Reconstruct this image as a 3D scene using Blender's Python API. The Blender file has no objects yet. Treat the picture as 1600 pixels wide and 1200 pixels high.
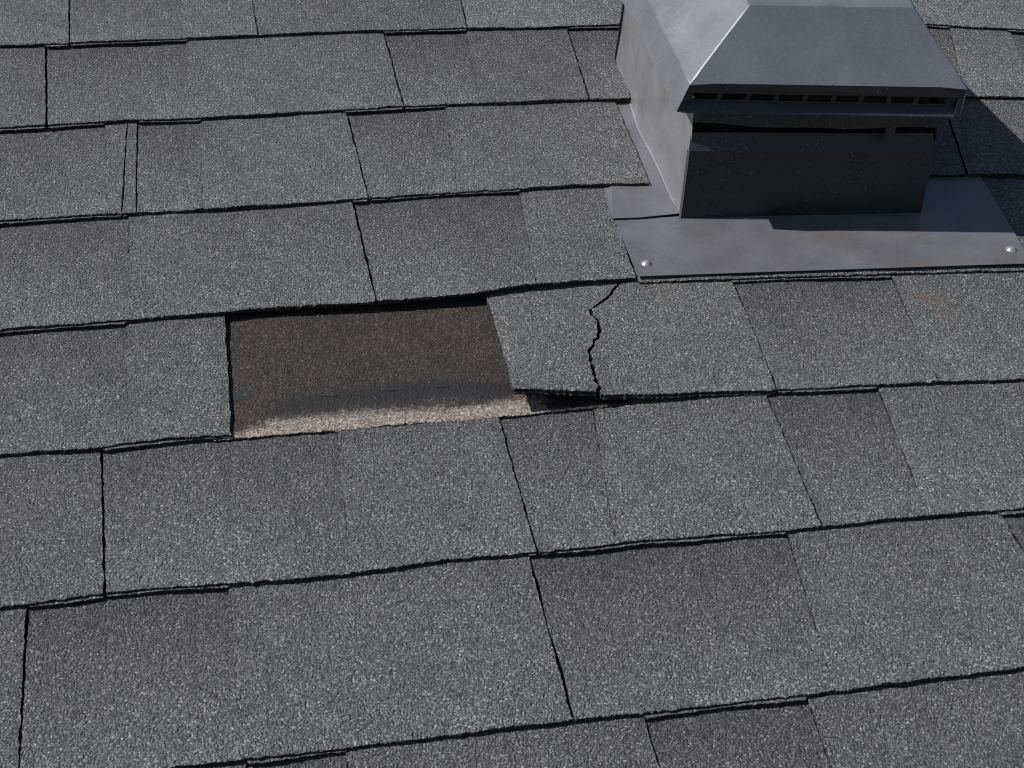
import bpy, math, random
import numpy as np
from mathutils import Matrix, Vector
# ---------------------------------------------------------------- camera, sky, sun
PITCH = math.radians(24)                      # slope of the roof
ROOF = Matrix.Translation((0, 0, 4.0)) @ Matrix.Rotation(PITCH, 4, 'X')   # roof frame (u along courses, v up the slope, n off the roof)
F, YAW, TILT, ROLL = 2808.39, -0.235776784, 0.898758696, 0.0737843934
CX, CY, CZ = -0.237941143, -1.53079434, 0.810366572
scene = bpy.context.scene
C = scene.collection
RC = Matrix.Rotation(YAW, 3, 'Z') @ Matrix.Rotation(TILT, 3, 'X') @ Matrix.Rotation(ROLL, 3, 'Z')
cam = bpy.data.cameras.new('camera')
cam.sensor_width = 36; cam.lens = 36 * F / 1600; cam.clip_start = .05; cam.clip_end = 2000
camo = bpy.data.objects.new('camera', cam); C.objects.link(camo)
camo.matrix_world = ROOF @ (Matrix.Translation((CX, CY, CZ)) @ RC.to_4x4())
scene.camera = camo
SUN = Vector((-.0863, .0224, .099)).normalized()          # toward the sun, roof frame
sw = (ROOF.to_3x3() @ SUN).normalized()
SEL = math.asin(sw.z)
world = bpy.data.worlds.new('World'); scene.world = world; world.use_nodes = True
wn = world.node_tree; bg = wn.nodes['Background']
sky = wn.nodes.new('ShaderNodeTexSky'); sky.sky_type = 'NISHITA'; sky.sun_disc = False
sky.sun_elevation = SEL; sky.sun_rotation = math.atan2(sw.x, sw.y)
wn.links.new(sky.outputs[0], bg.inputs[0]); bg.inputs[1].default_value = 0.06
sl = bpy.data.lights.new('sun', 'SUN'); sl.energy = 4.6; sl.angle = math.radians(.5); sl.color = (1, .965, .91)
so = bpy.data.objects.new('sun', sl); C.objects.link(so)
so.rotation_euler = sw.to_track_quat('Z', 'Y').to_euler(); so.location = (0, 0, 8)
scene.view_settings.view_transform = 'Standard'; scene.view_settings.look = 'None'
scene.view_settings.exposure = 0.0; scene.view_settings.gamma = 1
scene.cycles.filter_width = 1.05
scene.render.resolution_x = 1024; scene.render.resolution_y = 768

# ---------------------------------------------------------------- helpers
R = np.array(RC); CP = np.array([CX, CY, CZ])
def up(x, y, n=0.0):
    """point of the roof frame at height n above the roof, seen at x, y of the 1600x1200 photograph (arrays allowed)"""
    x, y, n = np.broadcast_arrays(np.asarray(x, float), np.asarray(y, float), np.asarray(n, float))
    d = np.stack([(x-800)/F, -(y-600)/F, -np.ones_like(x)], -1) @ R.T
    t = (n - CZ) / d[..., 2]
    return CP + t[..., None] * d
def pix(P):
    q = (np.asarray(P) - CP) @ R
    return 800 - F*q[..., 0]/q[..., 2], 600 + F*q[..., 1]/q[..., 2]
rng = np.random.default_rng(7)
def wob(n, amp, step, rg=rng):
    """smooth 1-D noise"""
    k = max(2, int(n/step)+3)
    return np.interp(np.linspace(0, k-1, n), np.arange(k), rg.normal(0, amp, k))
def poly(pts):
    xs = np.array([p[0] for p in pts], float); ys = np.array([p[1] for p in pts], float)
    def f(x):
        x = np.asarray(x, float); y = np.interp(x, xs, ys)
        s0 = (ys[min(2, len(xs)-1)]-ys[0])/(xs[min(2, len(xs)-1)]-xs[0]); s1 = (ys[-1]-ys[-3 if len(xs) > 2 else -2])/(xs[-1]-xs[-3 if len(xs) > 2 else -2])
        return np.where(x < xs[0], ys[0]+s0*(x-xs[0]), np.where(x > xs[-1], ys[-1]+s1*(x-xs[-1]), y))
    return f
def mesh_obj(name, V, faces, mats, parent, origin, midx=None, attrs=None, smooth=False):
    me = bpy.data.meshes.new(name)
    V = np.asarray(V, float) - np.asarray(origin)
    if isinstance(faces, np.ndarray):
        nf = len(faces); me.vertices.add(len(V)); me.vertices.foreach_set('co', V.astype(np.float32).ravel())
        me.loops.add(nf*4); me.loops.foreach_set('vertex_index', faces.astype(np.int32).ravel())
        me.polygons.add(nf); me.polygons.foreach_set('loop_start', np.arange(0, nf*4, 4, dtype=np.int32))
        me.update(calc_edges=True)
    else:
        me.from_pydata([tuple(v) for v in V], [], faces)
    for m in (mats if isinstance(mats, (list, tuple)) else [mats]): me.materials.append(m)
    if midx is not None: me.polygons.foreach_set('material_index', np.asarray(midx, np.int32))
    for k, a in (attrs or {}).items():
        at = me.attributes.new(k, 'FLOAT', 'POINT'); at.data.foreach_set('value', np.asarray(a, np.float32))
    me.polygons.foreach_set('use_smooth', [smooth]*len(me.polygons))
    me.validate(); me.update()
    o = bpy.data.objects.new(name, me); C.objects.link(o)
    if parent: o.parent = parent
    else: o.matrix_world = ROOF @ Matrix.Translation(tuple(origin))
    return o
def thing(name, label, cat, origin, group=None):
    o = bpy.data.objects.new(name, None); C.objects.link(o); o.empty_display_size = .02
    o.matrix_world = ROOF @ Matrix.Translation(tuple(origin))
    o['label'] = label; o['category'] = cat
    if group: o['group'] = group
    return o

# ---------------------------------------------------------------- materials
class NT:
    def __init__(s, name):
        s.m = bpy.data.materials.new(name); s.m.use_nodes = True; s.t = s.m.node_tree
        s.b = s.t.nodes['Principled BSDF']
    def n(s, kind, **kw):
        o = s.t.nodes.new(kind)
        for k, v in kw.items():
            if k.startswith('i_'):
                o.inputs[k[2:].replace('_', ' ')].default_value = v
            else: setattr(o, k, v)
        return o
    def l(s, a, b): s.t.links.new(a, b)
    def math(s, op, a, b=None, c=None, clamp=False):
        o = s.n('ShaderNodeMath', operation=op); o.use_clamp = clamp
        for i, v in enumerate((a, b, c)):
            if v is None: continue
            if isinstance(v, (int, float)): o.inputs[i].default_value = v
            else: s.l(v, o.inputs[i])
        return o.outputs[0]
    def mix(s, f, a, b, mode='MIX'):
        o = s.n('ShaderNodeMix', data_type='RGBA', blend_type=mode)
        for i, v in ((0, f), (6, a), (7, b)):
            if isinstance(v, (int, float)): o.inputs[i].default_value = v
            elif isinstance(v, tuple): o.inputs[i].default_value = v + (1,)
            else: s.l(v, o.inputs[i])
        return o.outputs[2]
    def ramp(s, f, stops, interp='LINEAR'):
        o = s.n('ShaderNodeValToRGB'); e = o.color_ramp.elements; o.color_ramp.interpolation = interp
        while len(e) > 1: e.remove(e[-1])
        e[0].position = stops[0][0]; e[0].color = tuple(stops[0][1]) + (1,)
        for p, c in stops[1:]:
            x = e.new(p); x.color = tuple(c) + (1,)
        s.l(f, o.inputs[0]); return o.outputs[0]
    def noise(s, vec, scale, detail=2, rough=.5):
        o = s.n('ShaderNodeTexNoise'); o.inputs['Scale'].default_value = scale
        o.inputs['Detail'].default_value = detail; o.inputs['Roughness'].default_value = rough
        s.l(vec, o.inputs['Vector']); return o.outputs[0]
    def attr(s, name):
        o = s.n('ShaderNodeAttribute'); o.attribute_name = name; return o.outputs['Fac']
GR = 760.0
def granule_mat(name, ramp_stops, warm=False, edge=False):
    k = NT(name); tc = k.n('ShaderNodeTexCoord').outputs['Object']
    # jitter the cells so that they read as crushed stone
    nz = k.n('ShaderNodeTexNoise'); nz.inputs['Scale'].default_value = 420; nz.inputs['Detail'].default_value = 1; k.l(tc, nz.inputs['Vector'])
    sub = k.n('ShaderNodeVectorMath', operation='SUBTRACT'); k.l(nz.outputs['Color'], sub.inputs[0]); sub.inputs[1].default_value = (.5, .5, .5)
    scl = k.n('ShaderNodeVectorMath', operation='SCALE'); k.l(sub.outputs[0], scl.inputs[0]); scl.inputs['Scale'].default_value = .0019
    add = k.n('ShaderNodeVectorMath', operation='ADD'); k.l(tc, add.inputs[0]); k.l(scl.outputs[0], add.inputs[1])
    v = k.n('ShaderNodeTexVoronoi'); v.inputs['Scale'].default_value = GR; k.l(add.outputs[0], v.inputs['Vector'])
    v2 = k.n('ShaderNodeTexVoronoi'); v2.inputs['Scale'].default_value = GR*2.1; k.l(add.outputs[0], v2.inputs['Vector'])
    sep = k.n('ShaderNodeSeparateColor'); k.l(v.outputs['Color'], sep.inputs[0])
    col = k.ramp(sep.outputs[0], ramp_stops)
    hue = k.mix(sep.outputs[1], (.96, .995, 1.03), (1.035, 1.0, .97))
    col = k.mix(1.0, col, hue, 'MULTIPLY')
    gap = k.math('SUBTRACT', 1.0, k.math('MULTIPLY', v.outputs['Distance'], .75), clamp=True)
    col = k.mix(1.0, col, k.ramp(gap, [(.4, (.5, .5, .5)), (.75, (1, 1, 1))]), 'MULTIPLY')
    # patchy granule loss, worn blotches
    n1 = k.noise(tc, 9, 4, .6); n2 = k.noise(tc, 45, 3, .6)
    col = k.mix(1.0, col, k.ramp(n1, [(.3, (.9, .9, .915)), (.7, (1.09, 1.09, 1.08))]), 'MULTIPLY')
    col = k.mix(1.0, col, k.ramp(n2, [(.3, (.92, .925, .93)), (.7, (1.08, 1.075, 1.06))]), 'MULTIPLY')
    if not edge:
        tone = k.attr('tone'); tv = k.n('ShaderNodeCombineXYZ')
        for i in range(3): k.l(tone, tv.inputs[i])
        col = k.mix(1.0, col, tv.outputs[0], 'MULTIPLY')
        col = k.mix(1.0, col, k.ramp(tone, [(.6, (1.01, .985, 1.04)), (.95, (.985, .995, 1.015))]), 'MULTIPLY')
        rust = k.math('MULTIPLY', k.attr('rust'), k.ramp(k.noise(tc, 120, 3), [(.35, (.15,)*3), (.65, (1,)*3)]), clamp=True)
        col = k.mix(rust, col, (.17, .115, .08))
    if warm:
        tan = k.attr('tan'); tn = k.math('ADD', tan, k.math('MULTIPLY', k.math('SUBTRACT', k.noise(tc, 160, 3, .7), .5), 1.3))
        tm = k.math('MULTIPLY', k.ramp(tn, [(.3, (0,)*3), (.85, (1,)*3)]), k.math('GREATER_THAN', tan, .01))
        tcol = k.ramp(sep.outputs[2], [(0, (.09, .07, .056)), (.5, (.225, .197, .176)), (1, (.43, .385, .35))])
        col = k.mix(tm, col, tcol)
        sn = k.math('ADD', k.attr('seal'), k.math('MULTIPLY', k.math('SUBTRACT', k.noise(tc, 70, 3, .7), .5), 1.0))
        sm = k.math('MULTIPLY', k.ramp(sn, [(.3, (0,)*3), (.9, (1,)*3)]), .85)
        col = k.mix(sm, col, (.014, .0145, .017))
    k.l(col, k.b.inputs['Base Color'])
    rr = k.math('MULTIPLY_ADD', sep.outputs[2], -.35, .9)
    k.l(rr, k.b.inputs['Roughness']); k.b.inputs['Specular IOR Level'].default_value = .45
    h = k.math('SUBTRACT', 1.0, v.outputs['Distance'])
    h = k.math('ADD', k.math('MULTIPLY', h, k.math('MULTIPLY_ADD', sep.outputs[1], .9, .5)), k.math('MULTIPLY', v2.outputs['Distance'], -.35))
    bp = k.n('ShaderNodeBump'); bp.inputs['Strength'].default_value = 1.0 if not warm else .5; bp.inputs['Distance'].default_value = .0011
    k.l(h, bp.inputs['Height']); k.l(bp.outputs[0], k.b.inputs['Normal'])
    return k.m
M_GRAN = granule_mat('grey_granules', [(0, (.074, .0745, .077)), (.3, (.126, .1265, .13)), (.7, (.178, .179, .183)), (.92, (.255, .257, .262)), (1, (.43, .43, .43))])
M_EDGE = granule_mat('asphalt_edge', [(0, (.008, .008, .009)), (.5, (.02, .02, .021)), (.85, (.05, .05, .051)), (1, (.17, .17, .17))], edge=True)
M_UNDER = granule_mat('brown_worn_asphalt', [(0, (.021, .0165, .0145)), (.5, (.04, .0315, .0275)), (.9, (.066, .053, .047)), (1, (.12, .1, .086))], warm=True)
def metal(name, base, met, rough, speck=.0, streak=.3, grime=.0):
    k = NT(name); tc = k.n('ShaderNodeTexCoord').outputs['Object']
    n1 = k.noise(tc, 22, 5, .62); n2 = k.noise(tc, 260, 2, .6)
    c = tuple(base)
    col = k.mix(1.0, k.ramp(n1, [(.3, tuple(x*(1-streak*.5) for x in c)), (.7, tuple(x*(1+streak*.4) for x in c))]), k.ramp(n2, [(.3, (.94,)*3), (.7, (1.05,)*3)]), 'MULTIPLY')
    if grime:
        g = k.ramp(k.noise(tc, 14, 4, .7), [(.5, (0,)*3), (.68, (grime,)*3)]); col = k.mix(g, col, (.16, .14, .115))
    v = k.n('ShaderNodeTexVoronoi'); v.inputs['Scale'].default_value = 800; k.l(tc, v.inputs['Vector'])
    sp = k.n('ShaderNodeSeparateColor'); k.l(v.outputs['Color'], sp.inputs[0])
    dot = k.math('MULTIPLY', k.math('LESS_THAN', v.outputs['Distance'], .28), k.math('GREATER_THAN', k.math('MULTIPLY_ADD', k.noise(tc, 18, 2), .5, sp.outputs[0]), 1.27-speck))
    col = k.mix(k.math('MULTIPLY', dot, .75), col, (.42, .43, .45))
    k.l(col, k.b.inputs['Base Color']); k.b.inputs['Metallic'].default_value = met
    k.l(k.ramp(n1, [(.3, (rough*.85,)*3), (.7, (min(1, rough*1.25),)*3)]), k.b.inputs['Roughness'])
    bp = k.n('ShaderNodeBump'); bp.inputs['Strength'].default_value = .25; bp.inputs['Distance'].default_value = .0012
    k.l(k.math('ADD', k.noise(tc, 30, 3), k.math('MULTIPLY', n2, .08)), bp.inputs['Height']); k.l(bp.outputs[0], k.b.inputs['Normal'])
    return k.m
M_HOOD = metal('weathered_grey_steel', (.235, .243, .28), .5, .47, speck=.27, streak=.10)
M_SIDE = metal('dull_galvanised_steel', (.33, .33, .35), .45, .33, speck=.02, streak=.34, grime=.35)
M_SKIRT = metal('side_flange_steel', (.185, .187, .21), .3, .36, speck=.02, streak=.25, grime=.25)
M_FLASH = metal('flashing_sheet', (.175, .177, .2), .3, .36, speck=.02, streak=.3, grime=.5)
M_DARK = metal('shaded_steel', (.046, .049, .056), .5, .4, speck=.05, streak=.4)  # vent faces turned from the sun: their shade is put into this base colour
M_LIP = metal('skylit_lip_steel', (.05, .056, .07), .5, .4, speck=.03)  # bluish sky light on the tilted lip mixed into its base colour
M_BLACK = metal('interior_shade', (.01, .01, .011), .0, .8)  # shade inside the vent given as a black base colour
M_SCREW_GLINT = metal('screw_and_glint_steel', (.36, .36, .38), .4, .42)
M_SEAL = metal('sealant_tar', (.02, .022, .026), .0, .8, speck=.12)

# ---------------------------------------------------------------- course lines (butt edges as they run across the roof)
L = {
 -1: poly([(0, -42), (970, -66), (1600, -78)]),
 0: poly([(0, 70), (109, 66), (281, 59), (403, 53.5), (522, 48.5), (728, 42.5), (809, 42), (950, 38), (1200, 35), (1450, 36.5), (1525, 41), (1600, 45)]),
 1: poly([(0, 198), (109, 192), (200, 187), (294, 184), (400, 178), (528, 171), (631, 164.5), (762, 160), (950, 153), (1200, 150), (1512, 150), (1600, 150)]),
 2: poly([(0, 343), (156, 334), (215, 331.5), (312, 326), (450, 318), (575, 308), (747, 297), (900, 288.5), (975, 286.5), (1015, 285), (1250, 277), (1455, 272), (1600, 271)]),
 3: poly([(0, 514), (100, 507), (200, 498), (300, 489.5), (445, 479), (587, 470.5), (720, 459), (762, 452.5), (800, 446), (875, 439.5), (995, 433), (999, 438), (1200, 430), (1600, 419)]),
 4: poly([(0, 709), (100, 702), (150, 698.5), (212, 690), (300, 682), (362, 678), (500, 667), (780, 640), (801, 606), (932, 611), (939, 616), (1025, 615), (1100, 611.5), (1200, 609), (1275, 605), (1375, 600), (1600, 590)]),
 5: poly([(0, 947), (50, 942), (162, 925), (250, 917), (400, 908), (567, 894), (692, 874), (837, 861.5), (900, 856), (1005, 843), (1100, 837), (1200, 830), (1287, 820), (1375, 810.5), (1600, 794)]),
 6: poly([(0, 1232), (262, 1199), (400, 1184), (567, 1164), (692, 1148), (896, 1123), (1000, 1115), (1125, 1100), (1300, 1079), (1450, 1060), (1600, 1042)]),
 7: poly([(0, 1600), (800, 1475), (1600, 1350)]),
}
# where the course below really starts under a lifted edge
LT = dict(L)
LT[4] = poly([(0, 709), (100, 702), (212, 690), (300, 682), (362, 678), (500, 667), (780, 644), (935, 628), (1025, 620), (1200, 609), (1375, 600), (1600, 590)])
LT[3] = poly([(0, 514), (200, 498), (445, 479), (587, 468), (720, 457), (850, 446), (995, 436), (1200, 430), (1600, 419)])
T, TT, TB = .0040, .0018, .0014     # rise of a course at its butt; thickness of tab and of backing
DROP = .0019
EXT = .022
RUST = [(1049, 450, 12, 10, .55), (1440, 456, 14, 9, .6), (1456, 467, 13, 10, .85), (1472, 482, 9, 13, .75), (1480, 498, 6, 8, .5), (830, 930, 5, 40, .12), (935, 690, 7, 30, .2)]
def rust_at(P):
    x, y = pix(P); r = np.zeros_like(x)
    for a, b, sx, sy, w in RUST: r += w*np.exp(-((x-a)/sx)**2-((y-b)/sy)**2)
    return np.clip(r, 0, 1)
def slab(name, Pb, Pt, tone_fn, thick, parent, origin, drop=0, ns=None, under=False, rag=.0004, edge_l=None, edge_r=None, mats=None, seed=0, ext=EXT, curl=None, extra=None):
    """a tab: top grid between butt line Pb and head line Pt (arrays of points), with ragged sides"""
    rg = np.random.default_rng(seed)
    na = len(Pb); H = np.linalg.norm(Pt-Pb, axis=1).mean()
    if ns is None: ns = max(6, int(H/.0016))
    sm = 1 + ext/H
    s = np.concatenate([[0, .006], np.linspace(.016, 1, ns-2), [1+(sm-1)*.5, sm]]); n_s = len(s)
    G = Pb[None] + (Pt-Pb)[None]*s[:, None, None]
    G[..., 2] -= drop*np.clip(s, 0, 1)[:, None]**.8
    if curl is not None: G[..., 2] += curl(s)[:, None] if callable(curl) else curl
    # ragged outline
    G[0, :, 1] += rg.normal(0, rag*.55, na) + wob(na, .0003, 3.3, rg) + wob(na, .0003, 17, rg); G[0, :, 2] += rg.normal(0, rag*.5, na) - .0004
    G[1, :, 1] += rg.normal(0, rag*.2, na); G[1, :, 2] += rg.normal(0, rag*.15, na)
    G[:, 0, 0] += rg.normal(0, rag*.45, n_s)+wob(n_s, .00028, 4, rg) if edge_l is None else edge_l(s)
    G[:, -1, 0] += rg.normal(0, rag*.45, n_s)+wob(n_s, .00028, 4, rg) if edge_r is None else edge_r(s)
    G[:, :, 2] += rg.normal(0, .00010, (n_s, na))
    # a little unevenness of the sheet
    ph = rg.uniform(0, 6, 3); X, Y = G[..., 0], G[..., 1]
    G[..., 2] += .00035*np.sin(X*31+ph[0])*np.cos(Y*23+ph[1]) + .00018*np.sin(X*90+Y*50+ph[2])
    nv = n_s*na; idx = np.arange(nv).reshape(n_s, na)
    q = np.stack([idx[:-1, :-1], idx[:-1, 1:], idx[1:, 1:], idx[1:, :-1]], -1).reshape(-1, 4)
    loop = np.concatenate([idx[0, :], idx[1:, -1], idx[-1, -2::-1], idx[-2:0:-1, 0]])
    V = G.reshape(-1, 3)
    if under:
        W = V.copy(); W[:, 2] -= thick; lo = loop+nv; q2 = q[:, ::-1]+nv
    else:
        W = V[loop].copy(); W[:, 2] -= thick*(1+rg.normal(0, .06, len(loop))); W[:, :2] += rg.normal(0, rag*.5, (len(loop), 2)); lo = nv+np.arange(len(loop)); q2 = np.zeros((0, 4), int)
    side = np.stack([loop, lo, np.roll(lo, -1), np.roll(loop, -1)], -1)
    faces = np.concatenate([q, q2, side]); VV = np.concatenate([V, W])
    mi = np.concatenate([np.zeros(len(q)), np.ones(len(q2)+len(side))])
    S = np.repeat(s, na); A = np.tile(np.linspace(0, 1, na), n_s)
    tone = tone_fn(np.clip(S, 0, 1), A)*np.ones(nv); rust = rust_at(V)
    at = {'tone': np.concatenate([tone, np.full(len(W), .8)]), 'rust': np.concatenate([rust, np.zeros(len(W))])}
    if extra:
        for k, fn in extra.items():
            a = fn(V); at[k] = np.concatenate([a, np.zeros(len(W))])
    return mesh_obj(name, VV, faces, mats or [M_GRAN, M_EDGE], parent, origin, mi, at)
def lines(row, xb0, xb1, xt0, xt1, lift=None, step=.0012, T0=T):
    """butt and head point lines of a piece of course"""
    w = np.linalg.norm(up(xb1, L[row](xb1))-up(xb0, L[row](xb0))); na = max(5, int(w/step))
    a = np.linspace(0, 1, na); xb = xb0+(xb1-xb0)*a; xt = xt0+(xt1-xt0)*a
    lf = lift(xb) if lift else 0
    Pb = up(xb, L[row](xb), T0+lf); Pt = up(xt, LT[row-1](xt), .0001)
    return Pb, Pt
SH = []    # for the double shadow lines: dark (thin) stretches of each row at its head
def dark_ranges(row):
    r = []
    for d in SHINGLES:
        if d['row'] != row: continue
        xs = [d['t'][0]] + [b[0] for b in d.get('split', [])] + [d['t'][1]]
        for i, tn in enumerate(d['tones']):
            if tn[1]: r.append((xs[i], xs[i+1]))
    return r
LIGHT, MID, DARK, DEEP = (1.0, 0), (.9, 0), (.8, 1), (.72, 1)
GRP = 'grey asphalt shingles laid in courses on the roof'
SHINGLES = [
 dict(row=0, t=(-260, 107), b=(-270, 107), tones=[(1.02, 0)], label='plain light grey shingle at the top left corner of the photo'),
 dict(row=0, t=(109, 385), b=(109.5, 402), split=[(283, 284)], tones=[DARK, (1.05, 0)], label='top course shingle with darker left part, second from the top left corner'),
 dict(row=0, t=(387, 706), b=(404, 729), tones=[(.86, 0)], label='mid grey shingle of the top course left of the pale bluish one beside the vent'),
 dict(row=0, t=(708, 1150), b=(731, 1180), tones=[(1.16, 0)], label='palest bluish grey shingle of the top course, running behind the vent'),
 dict(row=0, t=(1152, 1900), b=(1183, 1920), tones=[(1.12, 0)], label='light shingle at the top right corner, right of the vent hood'),
 dict(row=1, t=(-265, 70), b=(-270, 71), tones=[MID], label='shingle cut by the left photo border in the second course from the top'),
 dict(row=1, t=(73.5, 597), b=(74.5, 629.5), split=[(290, 296)], tones=[DARK, (1.0, 0)], label='wide second course shingle with a dark left and a lighter right part'),
 dict(row=1, t=(600.5, 884), b=(632, 919.5), split=[(728, 748)], tones=[DEEP, (.84, 0)], label='darkest shingle of the second course from the top, second left of the vent'),
 dict(row=1, t=(886.5, 968), b=(922, 984), tones=[(.78, 1)], label='narrow dark shingle touching the back left wall of the vent'),
 dict(row=1, t=(1400, 1900), b=(1430, 1940), split=[(1482, 1510), (1577, 1620)], tones=[DARK, (1.1, 0), (.95, 1)], label='light shingle right of the vent hood, just above the slanting edge of the vent shadow'),
 dict(row=2, t=(-270, 198), b=(-280, 189), split=[(165, 168)], tones=[DARK, (.98, 0)], label='shingle left of the thin sliver shingle in the third course from the top'),
 dict(row=2, t=(200.5, 213.5), b=(191.5, 212), tones=[(.92, 0)], label='thin sliver of shingle wedged between two wide ones near the left side'),
 dict(row=2, t=(216, 539), b=(214, 574.5), split=[(313, 317)], tones=[DARK, (1.03, 0)], label='two-tone shingle right of the thin sliver shingle, its short left part darker'),
 dict(row=2, t=(542, 958), b=(577, 1015), split=[(695, 716)], tones=[DARK, (.98, 0)], label='shingle whose right end lies over the left side flange of the vent'),
 dict(row=2, t=(1395, 1469), b=(1435, 1509), tones=[MID], label='small shaded shingle against the right wall of the vent box'),
 dict(row=2, t=(1472.5, 1900), b=(1512.5, 1960), tones=[MID], label='half shaded shingle right of the vent, crossed by the edge of its shadow'),
 dict(row=3, t=(-275, 549), b=(-285, 586.5), split=[(200, 204)], tones=[DARK, (.96, 0)], label='wide shingle above the left half of the hole, in the fourth course from the top'),
 dict(row=3, t=(552.5, 941), b=(590, 994), split=[(811, 838)], tones=[DEEP, (1.0, 0)], label='shingle with bowed lower edge above the right half of the hole, beside the flashing'),
 dict(row=3, sink=.0015, t=(948, 1950), b=(999, 1990), tones=[(.92, 0)], label='shingle mostly covered by the metal flashing apron, only its edge showing below'),
 dict(row=4, t=(-280, 351), b=(-290, 361), split=[(197, 201)], tones=[DARK, (.95, 0)], label='shingle ending at the left side of the hole'),
 dict(row=4, t=(1143.5, 1960), b=(1216, 2010), split=[(1390, 1467)], tones=[DARK, (1.05, 0)], label='rust-stained shingle below the flashing, right of the cracked one'),
 dict(row=5, t=(-290, 157), b=(-300, 161.5), tones=[MID], label='shingle at the left border in the course just below the hole'),
 dict(row=5, t=(160.5, 776), b=(165.5, 838.5), split=[(526, 548)], tones=[DARK, (.98, 0)], label='wide shingle directly below the hole and its pale tan strip'),
 dict(row=5, t=(779, 1193.5), b=(841.5, 1283), split=[(925, 962)], tones=[DARK, (1.02, 0)], label='shingle below the lifted cracked shingle, in its shadow along the top'),
 dict(row=5, t=(1196, 1970), b=(1286, 2050), split=[(1370, 1450)], tones=[DEEP, (1.04, 0)], label='right border shingle in the course just below the hole, dark upper left corner'),
 dict(row=6, t=(-320, 41), b=(-345, 26.5), tones=[MID], label='shingle cut by the left photo border in the second course below the hole'),
 dict(row=6, t=(44.5, 824), b=(30.5, 893.5), split=[(358, 376)], tones=[DEEP, (.97, 0)], label='largest shingle in the lower left, dark along its upper left part'),
 dict(row=6, t=(827.5, 1559), b=(897.5, 1700), split=[(1228, 1305)], tones=[DEEP, (.99, 0)], label='large lower right shingle with a dark upper left part and kinked left edge'),
 dict(row=6, t=(1561.5, 2100), b=(1703, 2250), tones=[DARK], label='dark shingle corner at the right border, lower right of the photo'),
 dict(row=7, t=(-350, 383), b=(-380, 399), tones=[MID], label='shingle barely showing at the lower left, bottom course'),
 dict(row=7, t=(387, 1003.5), b=(402, 1100), split=[(540, 570)], tones=[DARK, (.92, 0)], label='bottom course shingle left of the bottom middle seam'),
 dict(row=7, t=(1006.5, 1740), b=(1103, 1900), split=[(1260, 1360)], tones=[DEEP, (.92, 0)], label='bottom course shingle right of the bottom middle seam, dark at its left'),
]
def lift3(x):   # lower edge above the hole bows up
    return np.interp(x, [330, 500, 640, 760, 860, 960, 1000], [0, .0008, .0022, .0034, .003, .0012, .0006])
def lift1(x): return np.interp(x, [700, 800, 920, 1000], [0, .0004, .001, .001])
LIFT = {3: lambda x: np.where(x < 997, lift3(x), 0.0006)}
def gen_lift(row):
    def f(x):
        base = LIFT[row](x) if row in LIFT else 0
        return base + .0003*np.sin(x/83.0+row*1.7) + .0002*np.sin(x/31.0+row)
    return f
def backing(parent, origin, row, Pb, Pt, seed, dr=None, T0=T, under=False):
    rg = np.random.default_rng(seed); na = len(Pb)
    d = (Pt-Pb)/np.linalg.norm(Pt-Pb, axis=1)[:, None]
    x, y = pix(Pb); dr = dark_ranges(row+1) if dr is None else dr
    pr = np.full(na, -.0008)
    for a, b in dr: pr = np.where((x > a-1) & (x < b+1), .0019+.0006*np.sin(x/47.+row), pr)
    pr = pr + wob(na, .0003, 14, rg)
    A = Pb - d*pr[:, None]; A[:, 2] = Pb[:, 2]-TT-.0003+rg.normal(0, .00012, na)
    B = Pb + d*.03; B[:, 2] = Pb[:, 2]-TT-.0003-.0012
    A[:, 1] += rg.normal(0, .0003, na)
    A2 = A.copy(); A2[:, 2] -= TB*(1+rg.normal(0, .07, na)); B2 = B.copy(); B2[:, 2] -= TB
    V = np.concatenate([A, B, B2, A2]); i = np.arange(na-1)
    fs = [np.stack([i, i+1, na+i+1, na+i], -1), np.stack([3*na+i, 3*na+i+1, i+1, i], -1), np.stack([2*na+i, 2*na+i+1, 3*na+i+1, 3*na+i], -1),
          np.array([[0, na, 2*na, 3*na], [na-1, 4*na-1, 3*na-1, 2*na-1]])]
    mi = [0]*(na-1)+[1]*(2*(na-1)+2)
    return mesh_obj('backing_layer', V, np.concatenate(fs), [M_GRAN, M_EDGE], parent, origin, mi, {'tone': np.full(4*na, .95), 'rust': np.zeros(4*na)})
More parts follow.
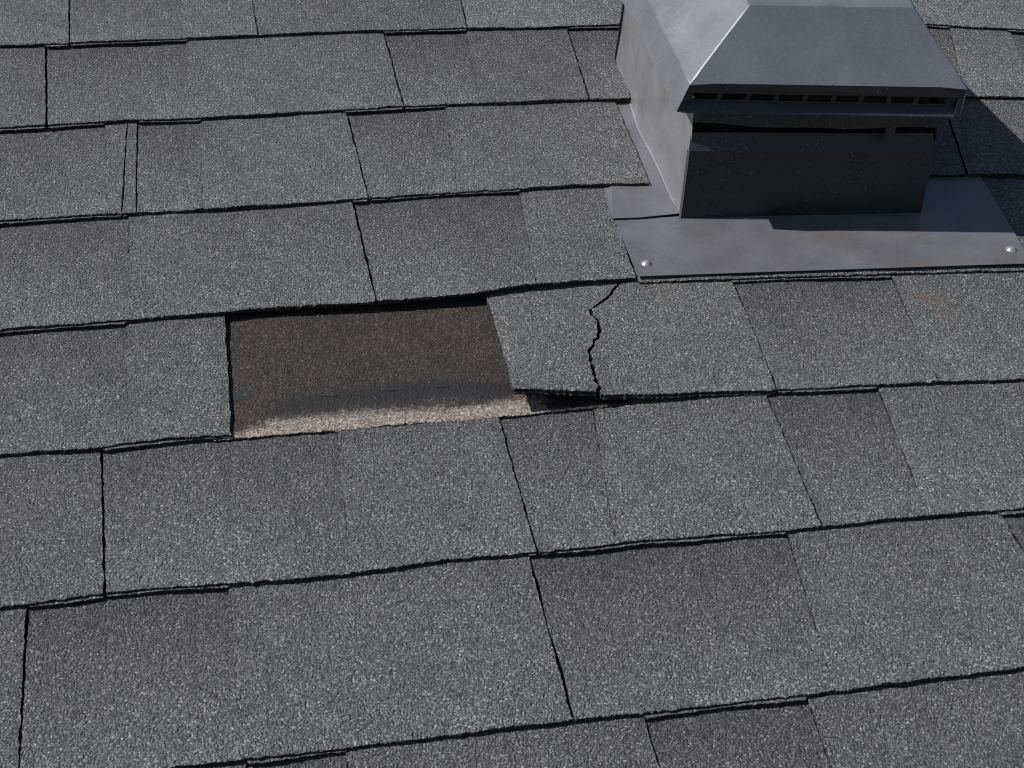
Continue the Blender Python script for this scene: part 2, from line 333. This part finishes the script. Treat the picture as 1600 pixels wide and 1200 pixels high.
for i, d in enumerate(SHINGLES):
    row = d['row']; lf = gen_lift(row)
    bx = [d['b'][0]]+[q[1] for q in d.get('split', [])]+[d['b'][1]]; tx = [d['t'][0]]+[q[0] for q in d.get('split', [])]+[d['t'][1]]
    org = up((bx[0]+bx[-1])/2, float(L[row]((bx[0]+bx[-1])/2)), 0)
    t = thing('shingle', d['label'], 'shingle', org, GRP)
    Pb, Pt = lines(row, bx[0]+1, bx[-1]-1, tx[0]+1, tx[-1]-1, lf, .002)
    Pb[:, 2] -= d.get('sink', 0); Pt[:, 2] -= d.get('sink', 0)
    backing(t, org, row, Pb, Pt, 900+i)
    for j, tn in enumerate(d['tones']):
        Pb, Pt = lines(row, bx[j], bx[j+1], tx[j], tx[j+1], lf)
        lv, dk = tn
        Pb[:, 2] -= d.get('sink', 0); Pt[:, 2] -= d.get('sink', 0)
        p1, p2 = rng.uniform(0, 6, 2)
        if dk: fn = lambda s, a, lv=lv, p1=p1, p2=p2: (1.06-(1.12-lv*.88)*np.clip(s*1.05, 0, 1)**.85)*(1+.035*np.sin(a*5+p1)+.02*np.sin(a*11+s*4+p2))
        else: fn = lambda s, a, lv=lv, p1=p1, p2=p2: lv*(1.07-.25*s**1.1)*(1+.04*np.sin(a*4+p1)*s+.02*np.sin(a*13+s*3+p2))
        kink = None
        if row == 6 and j == 0 and bx[0] > 800: kink = lambda s: np.interp(s, [0, .3, .55, .8, .93, 1, 1.2], [0, .001, -.001, .0012, -.0008, .001, .001])
        if row == 6 and j == 1 and bx[0] < 800 and bx[-1] < 1000: kink = None
        slab('tab', Pb, Pt, fn, TT, t, org, drop=DROP if dk else 0, seed=50+i*7+j, edge_l=kink)

# ---------------------------------------------------------------- the cracked, lifted shingle right of the hole
CR = [(971, 444), (965, 452), (952, 465), (932, 481), (924, 485), (927, 493), (935, 504), (938, 515), (934, 530), (922, 546), (920, 556), (925, 575), (929, 590), (935, 601), (936, 614)]
CW = [6, 6, 6.2, 6, 6.5, 5.6, 5.2, 6, 5, 4.8, 5, 4.8, 4.8, 5, 6]
crack_x = poly([(y, x) for x, y in CR]); crack_w = poly([(c[1], w) for c, w in zip(CR, CW)])
org = up(1000, 615, 0)
ct = thing('cracked_shingle', 'lifted shingle with a jagged crack from top to bottom, right of the hole', 'shingle', org, GRP)
def lift4(x): return np.interp(x, [800, 860, 930, 960, 1020, 1100, 1200, 1216], [.0165, .0125, .0080, .0058, .0040, .0022, .0006, 0])
def crack_piece(x_b0, x_b1, x_t0, x_t1, side, seed):
    w = .0015; na = int(abs(x_b1-x_b0)/2.1/1.5*1.0); ns = 78; rg = np.random.default_rng(seed)
    s = np.concatenate([np.linspace(0, 1, ns), [1.08, 1.16]]); a = np.linspace(0, 1, na)
    y0_ = 611 if side < 0 else 616; sc_ = np.clip(s, 0, 1); ys = y0_+(444-y0_)*sc_*(1+.07*(1-sc_))
    cx = crack_x(ys)+side*crack_w(ys)*.5 + rg.normal(0, .6, len(s)) + wob(len(s), 2.0, 2.5, np.random.default_rng(31)) + wob(len(s), .6, 2, rg)
    G = np.zeros((len(s), na, 3))
    for i, sv in enumerate(s):
        sc = min(sv, 1.0)
        xl = x_b0+(x_t0-x_b0)*sc; xr = x_b1+(x_t1-x_b1)*sc
        if side < 0: xr = cx[i]
        else: xl = cx[i]
        x = xl+(xr-xl)*a
        yb = L[4](x_b0+(x_b1-x_b0)*a); yt = LT[3](x)+1
        y = yb+(yt-yb)*((sc*.83)/(1-.17*sc) if False else sc*(1+.07*(1-sc)))
        lf = lift4(x_b0+(x_b1-x_b0)*a)
        n = (T+lf)*(1-sc)**1.0 - lf*(1-sc)*sc*.35 + .0001
        G[i] = up(x, y, n)
        if sv > 1:
            G[i] = G[ns-1] + np.array([0, .143*(sv-1), -T*(sv-1)])
    na_ = na
    G[0, :, 1] += rg.normal(0, .0004, na_); G[0, :, 2] -= .0004
    G[:, :, 2] += rg.normal(0, .0001, G.shape[:2])
    if side < 0: G[:, 0, 0] += rg.normal(0, .0004, len(s))
    else: G[:, -1, 0] += rg.normal(0, .0004, len(s))
    nv = len(s)*na; idx = np.arange(nv).reshape(len(s), na)
    q = np.stack([idx[:-1, :-1], idx[:-1, 1:], idx[1:, 1:], idx[1:, :-1]], -1).reshape(-1, 4)
    loop = np.concatenate([idx[0, :], idx[1:, -1], idx[-1, -2::-1], idx[-2:0:-1, 0]])
    V = G.reshape(-1, 3); W = V.copy(); W[:, 2] -= .0027
    side_f = np.stack([loop, loop+nv, np.roll(loop, -1)+nv, np.roll(loop, -1)], -1)
    mi = np.concatenate([np.zeros(len(q)), np.ones(len(q)+len(side_f))])
    S = np.repeat(np.clip(s, 0, 1), na)
    tone = 1.1*(1-.1*S)
    o = mesh_obj('tab', np.concatenate([V, W]), np.concatenate([q, q[:, ::-1]+nv, side_f]), [M_GRAN, M_EDGE], ct, org, mi,
             {'tone': np.concatenate([tone, tone]), 'rust': np.concatenate([rust_at(V), rust_at(W)*0])})
    # thin backing underneath, standing out as a pale worn rim
    P0 = G[0].copy(); n_ = na
    A = P0.copy(); A[:, 2] -= .0029; A[:, 1] -= .0007; B = G[8].copy(); B[:, 2] -= .0029
    A2 = A.copy(); A2[:, 2] -= .0011; B2 = B.copy(); B2[:, 2] -= .0011
    V2 = np.concatenate([A, B, B2, A2]); i = np.arange(n_-1)
    fs = np.concatenate([np.stack([i, i+1, n_+i+1, n_+i], -1), np.stack([3*n_+i, 3*n_+i+1, i+1, i], -1), np.stack([2*n_+i, 2*n_+i+1, 3*n_+i+1, 3*n_+i], -1), np.array([[0, n_, 2*n_, 3*n_], [n_-1, 4*n_-1, 3*n_-1, 2*n_-1]])])
    mesh_obj('backing_layer', V2, fs, [M_GRAN, M_EDGE], ct, org, [0]*(n_-1)+[1]*(2*(n_-1)+2), {'tone': np.full(4*n_, 1.1), 'rust': np.full(4*n_, .25)})
    return o
o = crack_piece(801, 932, 757, 968, -1, 5); o['label'] = 'broken off left piece standing up at its lower corner'
o = crack_piece(939, 1213, 974, 1140.5, 1, 6)

# ---------------------------------------------------------------- what the missing shingle uncovered
ub = poly([(330, 688), (366, 684), (520, 673), (640, 662), (780, 651), (850, 643.5), (930, 637), (990, 631)])
ut = poly([(330, 496), (500, 478), (700, 461), (850, 449), (990, 440)])
tan_top = poly([(340, 676), (370, 670), (395, 661), (432, 647), (545, 637), (645, 631), (720, 628), (775, 620), (812, 612), (900, 606)])
seal_c = poly([(340, 640), (430, 636), (500, 626), (560, 618), (640, 612), (700, 606), (780, 611), (830, 600)])
def f_tan(V):
    x, y = pix(V); return np.clip((y-tan_top(x)-7)/24+.5, 0, 1)*np.clip((868-x)/25, .0, 1)  # tan fades out under the lifted tab, painting its shade darker
def f_seal(V):
    x, y = pix(V); return np.exp(-((y-seal_c(x)-1)/19)**2)*np.clip((x-370)/90, .25, 1)
xx = np.linspace(334, 985, 240)
Pb = up(xx, ub(xx), .0009); Pt = up(xx, ut(xx), -.0048)
org = up(600, 665, 0)
un = thing('exposed_underlay', 'dark brown bare asphalt layer with a pale tan strip where a shingle is missing', 'underlay', org)
ap = slab('worn_asphalt_sheet', Pb, Pt, lambda s, a: 1.0+0*s, .0014, un, org, seed=77, mats=[M_UNDER, M_EDGE], extra={'tan': f_tan, 'seal': f_seal}, rag=.0005, ext=.03)
def sheet_n(y, x):
    s = (ub(x)-y)/(ub(x)-ut(x)); return .0009+(-.0048-.0009)*s
def dab(pts, h, seed):
    rg = np.random.default_rng(seed); pts = np.array(pts, float); c = pts.mean(0); k = len(pts)
    out, top, V = [], [], []
    P = [up(x, y, float(sheet_n(y, x))+.0002) for x, y in pts]
    Q = [up(*(c+(p-c)*.8), float(sheet_n(p[1], p[0]))+h) for p in pts]
    V = P+Q+[up(*c, float(sheet_n(c[1], c[0]))+h*1.1)]
    fs = [(i, (i+1) % k, k+(i+1) % k, k+i) for i in range(k)]+[(k+i, k+(i+1) % k, 2*k) for i in range(k)]
    mesh_obj('sealant_dab', V, fs, M_SEAL, un, org)
dab([(362, 627), (380, 626.5), (393, 624), (395, 616), (392, 609), (378, 608), (362, 609)], .0006, 1)
dab([(497, 618), (515, 619.5), (530, 618), (522, 616), (508, 615)], .0005, 2)
dab([(597, 609.5), (612, 611), (629, 608.5), (618, 606.5), (604, 607)], .0005, 3)
dab([(436, 640), (441, 641), (446, 638), (444, 635.5), (438, 637)], .0005, 4)
dab([(680, 604.5), (694, 605.5), (704, 603), (692, 601)], .0006, 5)

# ---------------------------------------------------------------- the roof vent
org = np.array([.28, -.25, 0.])
vent = thing('roof_vent', 'square grey metal roof vent with a hipped hood and a sheet metal flashing apron', 'roof vent', org)
def part(name, V, faces, mat, parent=vent, bevel=0, smooth=False, solid=0, seg=2, label=None):
    o = mesh_obj(name, np.array(V, float), faces, mat, None, org if parent is vent else org, smooth=smooth)
    o.parent = parent; o.matrix_parent_inverse = Matrix.Identity(4); o.matrix_basis = Matrix.Identity(4)
    if solid:
        m = o.modifiers.new('s', 'SOLIDIFY'); m.thickness = solid; m.offset = -1
    if bevel:
        m = o.modifiers.new('b', 'BEVEL'); m.width = bevel; m.segments = seg; m.limit_method = 'ANGLE'; m.angle_limit = math.radians(20); m.harden_normals = False
    return o
v3 = lambda a, b, t: tuple(np.array(a)*(1-t)+np.array(b)*t)
# hood: flat top, four slopes, folded skirt
E_ = [(.1708, -.3468, .13), (.3916, -.3731, .13), (.397, -.11, .13), (.1745, -.10, .13)]
B_ = [(.1628, -.3472, .105), (.3879, -.3776, .105), (.3975, -.105, .105), (.1655, -.09, .105)]
Tp = [(.2203, -.3176, .18), (.3516, -.3319, .18), (.368, -.214, .18), (.231, -.20, .18)]
# finely divided faces so that the sheet can be slightly dented
def patch(a, b, c, d, nu, nv, dent=0, seed=0):
    rg = np.random.default_rng(seed); ph = rg.uniform(0, 6, 4); V = []; nrm = np.cross(np.array(b)-a, np.array(d)-a); nrm /= np.linalg.norm(nrm)
    for j in range(nv+1):
        for i in range(nu+1):
            p = np.array(v3(v3(a, b, i/nu), v3(d, c, i/nu), j/nv)); w = math.sin(math.pi*i/nu)*math.sin(math.pi*j/nv)
            V.append(p+nrm*dent*w*(.6+math.sin(i*.9+ph[0])*.5+math.sin(j*1.1+ph[1])*.4))
    fs = [(j*(nu+1)+i, j*(nu+1)+i+1, (j+1)*(nu+1)+i+1, (j+1)*(nu+1)+i) for j in range(nv) for i in range(nu)]
    return V, fs
def join(pieces):
    V, Fs = [], []
    for v, f in pieces:
        o = len(V); V += list(v); Fs += [tuple(i+o for i in q) for q in f]
    return V, Fs
def weld(o, dist=.00005):
    import bmesh
    bm = bmesh.new(); bm.from_mesh(o.data); bmesh.ops.remove_doubles(bm, verts=bm.verts, dist=dist); bmesh.ops.recalc_face_normals(bm, faces=bm.faces); bm.to_mesh(o.data); bm.free()
pcs = [patch(*Tp, 8, 8, -.0006, 1)]
for i in range(4):
    j = (i+1) % 4
    pcs.append(patch(E_[i], E_[j], Tp[j], Tp[i], 10, 6, -.0005, 3+i))
for i in (1, 2, 3):
    j = (i+1) % 4
    pcs.append(patch(B_[i], B_[j], E_[j], E_[i], 10, 1))
hood = part('hood', *join(pcs), M_HOOD, smooth=False); weld(hood, .0002)
mm = hood.modifiers.new('b', 'BEVEL'); mm.width = .0011; mm.segments = 3; mm.limit_method = 'ANGLE'; mm.angle_limit = math.radians(18)
hood.data.polygons.foreach_set('use_smooth', [True]*len(hood.data.polygons))
try: hood.data.set_sharp_from_angle(angle=math.radians(40))
except Exception: pass
# front of the hood, in a frame (t along the front, out from it, n up)
def Fr(t, out, n):
    k = min(1.0, (.13-n)/.025)
    a = np.array(v3(E_[0], B_[0], k)); b = np.array(v3(E_[1], B_[1], k)); p = a*(1-t)+b*t
    e = (b-a)/np.linalg.norm(b-a); o = np.array([e[1], -e[0], 0])
    return (p[0]+o[0]*out, p[1]+o[1]*out, n)
def fbox(t0, t1, o0, o1, n0, n1, o0b=None, o1b=None):
    """box in the front frame; o0b/o1b: outs at the top"""
    o0b = o0 if o0b is None else o0b; o1b = o1 if o1b is None else o1b
    V = [Fr(t0, o0, n0), Fr(t1, o0, n0), Fr(t1, o1, n0), Fr(t0, o1, n0), Fr(t0, o0b, n1), Fr(t1, o0b, n1), Fr(t1, o1b, n1), Fr(t0, o1b, n1)]
    return V, [(0, 1, 2, 3), (4, 7, 6, 5), (0, 4, 5, 1), (1, 5, 6, 2), (2, 6, 7, 3), (3, 7, 4, 0)]
fas = [fbox(0, 1, -.0012, .0, .1215, .1298), fbox(0, .022, -.0012, 0, .105, .1215), fbox(.978, 1, -.0012, 0, .105, .1215)]
part('fascia', *join(fas), M_DARK, bevel=.0004)
# slotted screen behind the fascia: bars between nine openings
W = 434.; st = [1093, 1137, 1181, 1225, 1269, 1312, 1355, 1397.5, 1440]; en = [1130, 1174, 1217.5, 1261, 1305, 1347, 1390, 1432, 1484]
tx = lambda x: (x-1076)/430.
bars = []
prev = .0
for a, b in zip(st, en):
    bars.append(fbox(prev, tx(a), -.0062, -.005, .1125, .1225)); prev = tx(b)
bars.append(fbox(prev, 1.0, -.0062, -.005, .1125, .1225))
bars += [fbox(.001, .999, -.0064, -.0048, .1218, .1226), fbox(.001, .999, -.0064, -.0048, .1124, .1138)]
part('slotted_screen', *join(bars), M_DARK, bevel=.0003)
part('drip_ledge', *fbox(.02, .985, -.007, -.0003, .1035, .105, -.0062, -.0003), M_DARK) if False else None
lv = [Fr(.012, -.0062, .1135), Fr(.988, -.0062, .1135), Fr(.985, .0005, .1062), Fr(.018, .0005, .1062), Fr(.012, -.0062, .1035), Fr(.988, -.0062, .1035), Fr(.985, .0005, .1045), Fr(.018, .0005, .1045)]
part('drip_ledge', lv, [(0, 3, 2, 1), (3, 7, 6, 2), (4, 5, 6, 7), (0, 1, 5, 4), (0, 4, 7, 3), (1, 2, 6, 5)], metal('skylit_ledge_steel', (.04, .045, .056), .3, .42, speck=.02), bevel=.0005)  # blue of the sky light on the sloping ledge put into the colour
# neck with a slightly sagging lower edge
nk = 24; V = []
for i in range(nk+1):
    t = i/nk; tt = .07+t*.9; low = .0908 - .0032*math.sin(math.pi*min(1, t*1.15)) + .0006*math.sin(t*17)
    for o_, n_ in ((-.0092, .1045), (-.0092, low), (-.0104, low), (-.0106, .1045)): V.append(Fr(tt, o_, n_))
fs = [(4*i+k, 4*i+(k+1) % 4, 4*(i+1)+(k+1) % 4, 4*(i+1)+k) for i in range(nk) for k in range(4)]+[(0, 3, 2, 1), (4*nk, 4*nk+1, 4*nk+2, 4*nk+3)]
part('neck', V, fs, M_DARK)
part('bracket', *fbox(.765, .8, -.012, -.0105, .0775, .1), M_DARK)
# box
F0, F1 = np.array((.1787, -.3441, .002)), np.array((.3848, -.3584, .002))
G0, G1 = np.array((.1805, -.3376, .064)), np.array((.3841, -.3577, .064))
def box_front(V0, V1, V2, V3, nu=12, nv=6, dent=.0006, seed=2): return patch(V0, V1, V2, V3, nu, nv, dent, seed)
bf = box_front(F0, F1, G1, G0)
lip = patch(G0+np.array([-.0, -.0012, -.0006]), G1+np.array([0, -.0012, -.0006]), (.3825, -.3515, .0762), (.1825, -.3315, .0762), 12, 2, 0, 4)
lipb = patch(G0+np.array([-.0, -.0012, -.0016]), G1+np.array([0, -.0012, -.0016]), G1+np.array([0, -.0012, -.0006]), G0+np.array([-.0, -.0012, -.0006]), 12, 1)
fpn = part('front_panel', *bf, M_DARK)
lo = part('rolled_lip', *join([lip, lipb]), M_LIP); weld(lo)
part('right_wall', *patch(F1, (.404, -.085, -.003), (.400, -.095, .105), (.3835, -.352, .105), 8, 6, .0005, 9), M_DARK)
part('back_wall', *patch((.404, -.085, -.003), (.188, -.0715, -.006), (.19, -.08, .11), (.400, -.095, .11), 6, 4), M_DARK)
part('gap_shade_box', [(.186, -.325, .0), (.379, -.342, .0), (.379, -.3, .0), (.186, -.3, .0), (.186, -.325, .125), (.379, -.342, .125), (.379, -.3, .125), (.186, -.3, .125)],
     [(0, 1, 5, 4), (1, 2, 6, 5), (2, 3, 7, 6), (3, 0, 4, 7), (4, 5, 6, 7)], M_BLACK)  # black box added behind the gap to stand for the shade inside
# left wall: bent out towards its foot
foot = [(962, 84), (960.5, 97), (966, 118), (981, 150), (997, 200), (1007, 221), (1018, 240), (1032, 270), (1043, 296), (1062, 336)]
fn_n = lambda v: np.interp(v, [-.345, -.30, -.2, -.07], [.0022, .0012, -.0015, -.0035])
fp = [up(x, y, 0.) for x, y in foot]; fp = np.array([up(x, y, float(fn_n(p[1]))) for (x, y), p in zip(foot, fp)])
tt = np.concatenate([[0], np.cumsum(np.linalg.norm(np.diff(fp, axis=0), axis=1))]); tt /= tt[-1]
ts = np.linspace(0, 1, 31); ft = np.stack([np.interp(ts, tt, fp[:, k]) for k in range(3)], -1)
top = np.array([v3((.190, -.078, .108), (.1815, -.3335, .108), t) for t in ts])
hs = np.linspace(0, 1, 13); V = []
for h in hs:
    for i in range(31):
        p = ft[i]*(1-h)+top[i]*h; bend = (1-h)**3
        q = np.array([top[i][0]+(ft[i][0]-top[i][0])*bend*1.0, p[1], p[2]]); m = .45
        p = p*(1-m)+q*m; p[0] += .0013*math.sin(i*.4+h*3.5)*math.sin(math.pi*h); V.append(p)
fs = [(j*31+i, j*31+i+1, (j+1)*31+i+1, (j+1)*31+i) for j in range(12) for i in range(30)]
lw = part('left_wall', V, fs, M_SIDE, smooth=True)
# small folded corner seam between left wall and front panel
part('corner_seam', [tuple(F0+np.array([-.0012, -.0006, 0])), tuple(F0+np.array([.0006, -.0012, 0])), tuple(G0+np.array([.0006, -.0012, 0])), tuple(G0+np.array([-.0014, -.0006, .0])), tuple(F0+np.array([0, .003, 0])), tuple(G0+np.array([0, .003, 0]))],
     [(0, 1, 2, 3), (4, 0, 3, 5)], M_SIDE)
# bright bead added along the left wall's foot as its crease highlight
V = []; hb = 6
for i, p in enumerate(ft[2:]):
    for q in range(hb):
        a_ = 2*math.pi*q/hb; V.append((p[0]-.0004+.0007*math.cos(a_), p[1], p[2]+.0006+.0007*math.sin(a_)))
nfp = len(ft)-2
part('foot_glint', V, [(i*hb+q, i*hb+(q+1) % hb, (i+1)*hb+(q+1) % hb, (i+1)*hb+q) for i in range(nfp-1) for q in range(hb)], M_SCREW_GLINT, smooth=True)
# side flange
def n_flange(v): return float(np.interp(v, [-.36, -.345, -.295, -.15, -.06], [.0052, .0046, .0005, -.002, -.004]))
def sheet(name, pts, nf, mat, parent=vent, th=.0005, bevel=0):
    P = []
    for x, y in pts:
        p = up(x, y, 0.)
        for _ in range(3): p = up(x, y, nf(float(p[1])))
        P.append(p)
    k = len(P); V = P+[p-np.array([0, 0, th]) for p in P]
    fs = [tuple(range(k)), tuple(range(2*k-1, k-1, -1))]+[(i, i+k, (i+1) % k+k, (i+1) % k) for i in range(k)]
    return part(name, V, fs, mat, parent=parent)
sheet('side_flange', [(956, 165), (944, 296), (947, 311), (951, 327), (956, 341), (1000, 339.5), (1035, 336), (1063, 333), (1045, 296), (1034, 270), (1019, 240), (999, 200), (984, 152), (978, 148)], n_flange, M_SKIRT)
# apron
def n_apron(v): return float(np.interp(v, [-.46, -.30, -.25], [.0070, .0008, -.0012]))
apn = sheet('apron', [(961, 344), (997, 431.5), (1200, 424.5), (1400, 418), (1616, 411), (1600, 388), (1535, 280), (1518, 253), (1440, 262), (1425, 300), (1066, 322), (1062, 338)], n_apron, M_FLASH)
apn.data.materials[0] = M_FLASH
def screw(x, y, r):
    p = up(x, y, n_apron(float(up(x, y, .004)[1]))); V = []; fs = []; K = 14
    for a, hh in ((1.35, .0), (1.35, .0005), (1.05, .0007), (.88, .0016), (.5, .0022)):
        for i in range(K): V.append((p[0]+r*a*math.cos(2*math.pi*i/K), p[1]+r*a*math.sin(2*math.pi*i/K), p[2]+hh))
    V.append((p[0], p[1], p[2]+.0024))
    for j in range(4):
        for i in range(K): fs.append((j*K+i, j*K+(i+1) % K, (j+1)*K+(i+1) % K, (j+1)*K+i))
    fs += [(4*K+i, 4*K+(i+1) % K, 5*K) for i in range(K)]
    part('screw_head', V, fs, M_SCREW_GLINT, parent=apn, smooth=True)
screw(1010, 412, .0032); screw(1580, 390, .0034)

# ---------------------------------------------------------------- the rest of the roof slope and the ground below
def sl_prof():
    V = []; fs = []; u0, u1 = -3.2, 3.4
    vs = []
    for k in range(-14, 22):
        vb = -k*.143; vs.append((vb-.004, .0)); vs.append((vb-.0045, -.0052))
    return vs
V = []; fs = []
prof = []
for k in range(-18, 24):
    v = -k*.1405-.006
    prof.append((v, -.0115+.0045)); prof.append((v-.0006, -.0115))
for v, n in prof: V += [(-3.2, v, n-.004), (3.4, v, n-.004)]
fs = [(2*i, 2*i+1, 2*i+3, 2*i+2) for i in range(len(prof)-1)]
fs = [f[::-1] for f in fs]
rs = mesh_obj('roof_deck', V, fs, M_GRAN, None, (0, 0, 0), attrs={'tone': np.ones(len(V)), 'rust': np.zeros(len(V))}); rs['kind'] = 'structure'
k = NT('grass_ground'); tc = k.n('ShaderNodeTexCoord').outputs['Object']
k.l(k.ramp(k.noise(tc, .8, 6), [(.3, (.03, .045, .02)), (.7, (.07, .08, .035))]), k.b.inputs['Base Color']); k.b.inputs['Roughness'].default_value = 1
me = bpy.data.meshes.new('ground'); me.from_pydata([(-600, -600, 0), (600, -600, 0), (600, 600, 0), (-600, 600, 0)], [], [(0, 1, 2, 3)]); me.materials.append(k.m)
g = bpy.data.objects.new('ground', me); C.objects.link(g); g['kind'] = 'structure'
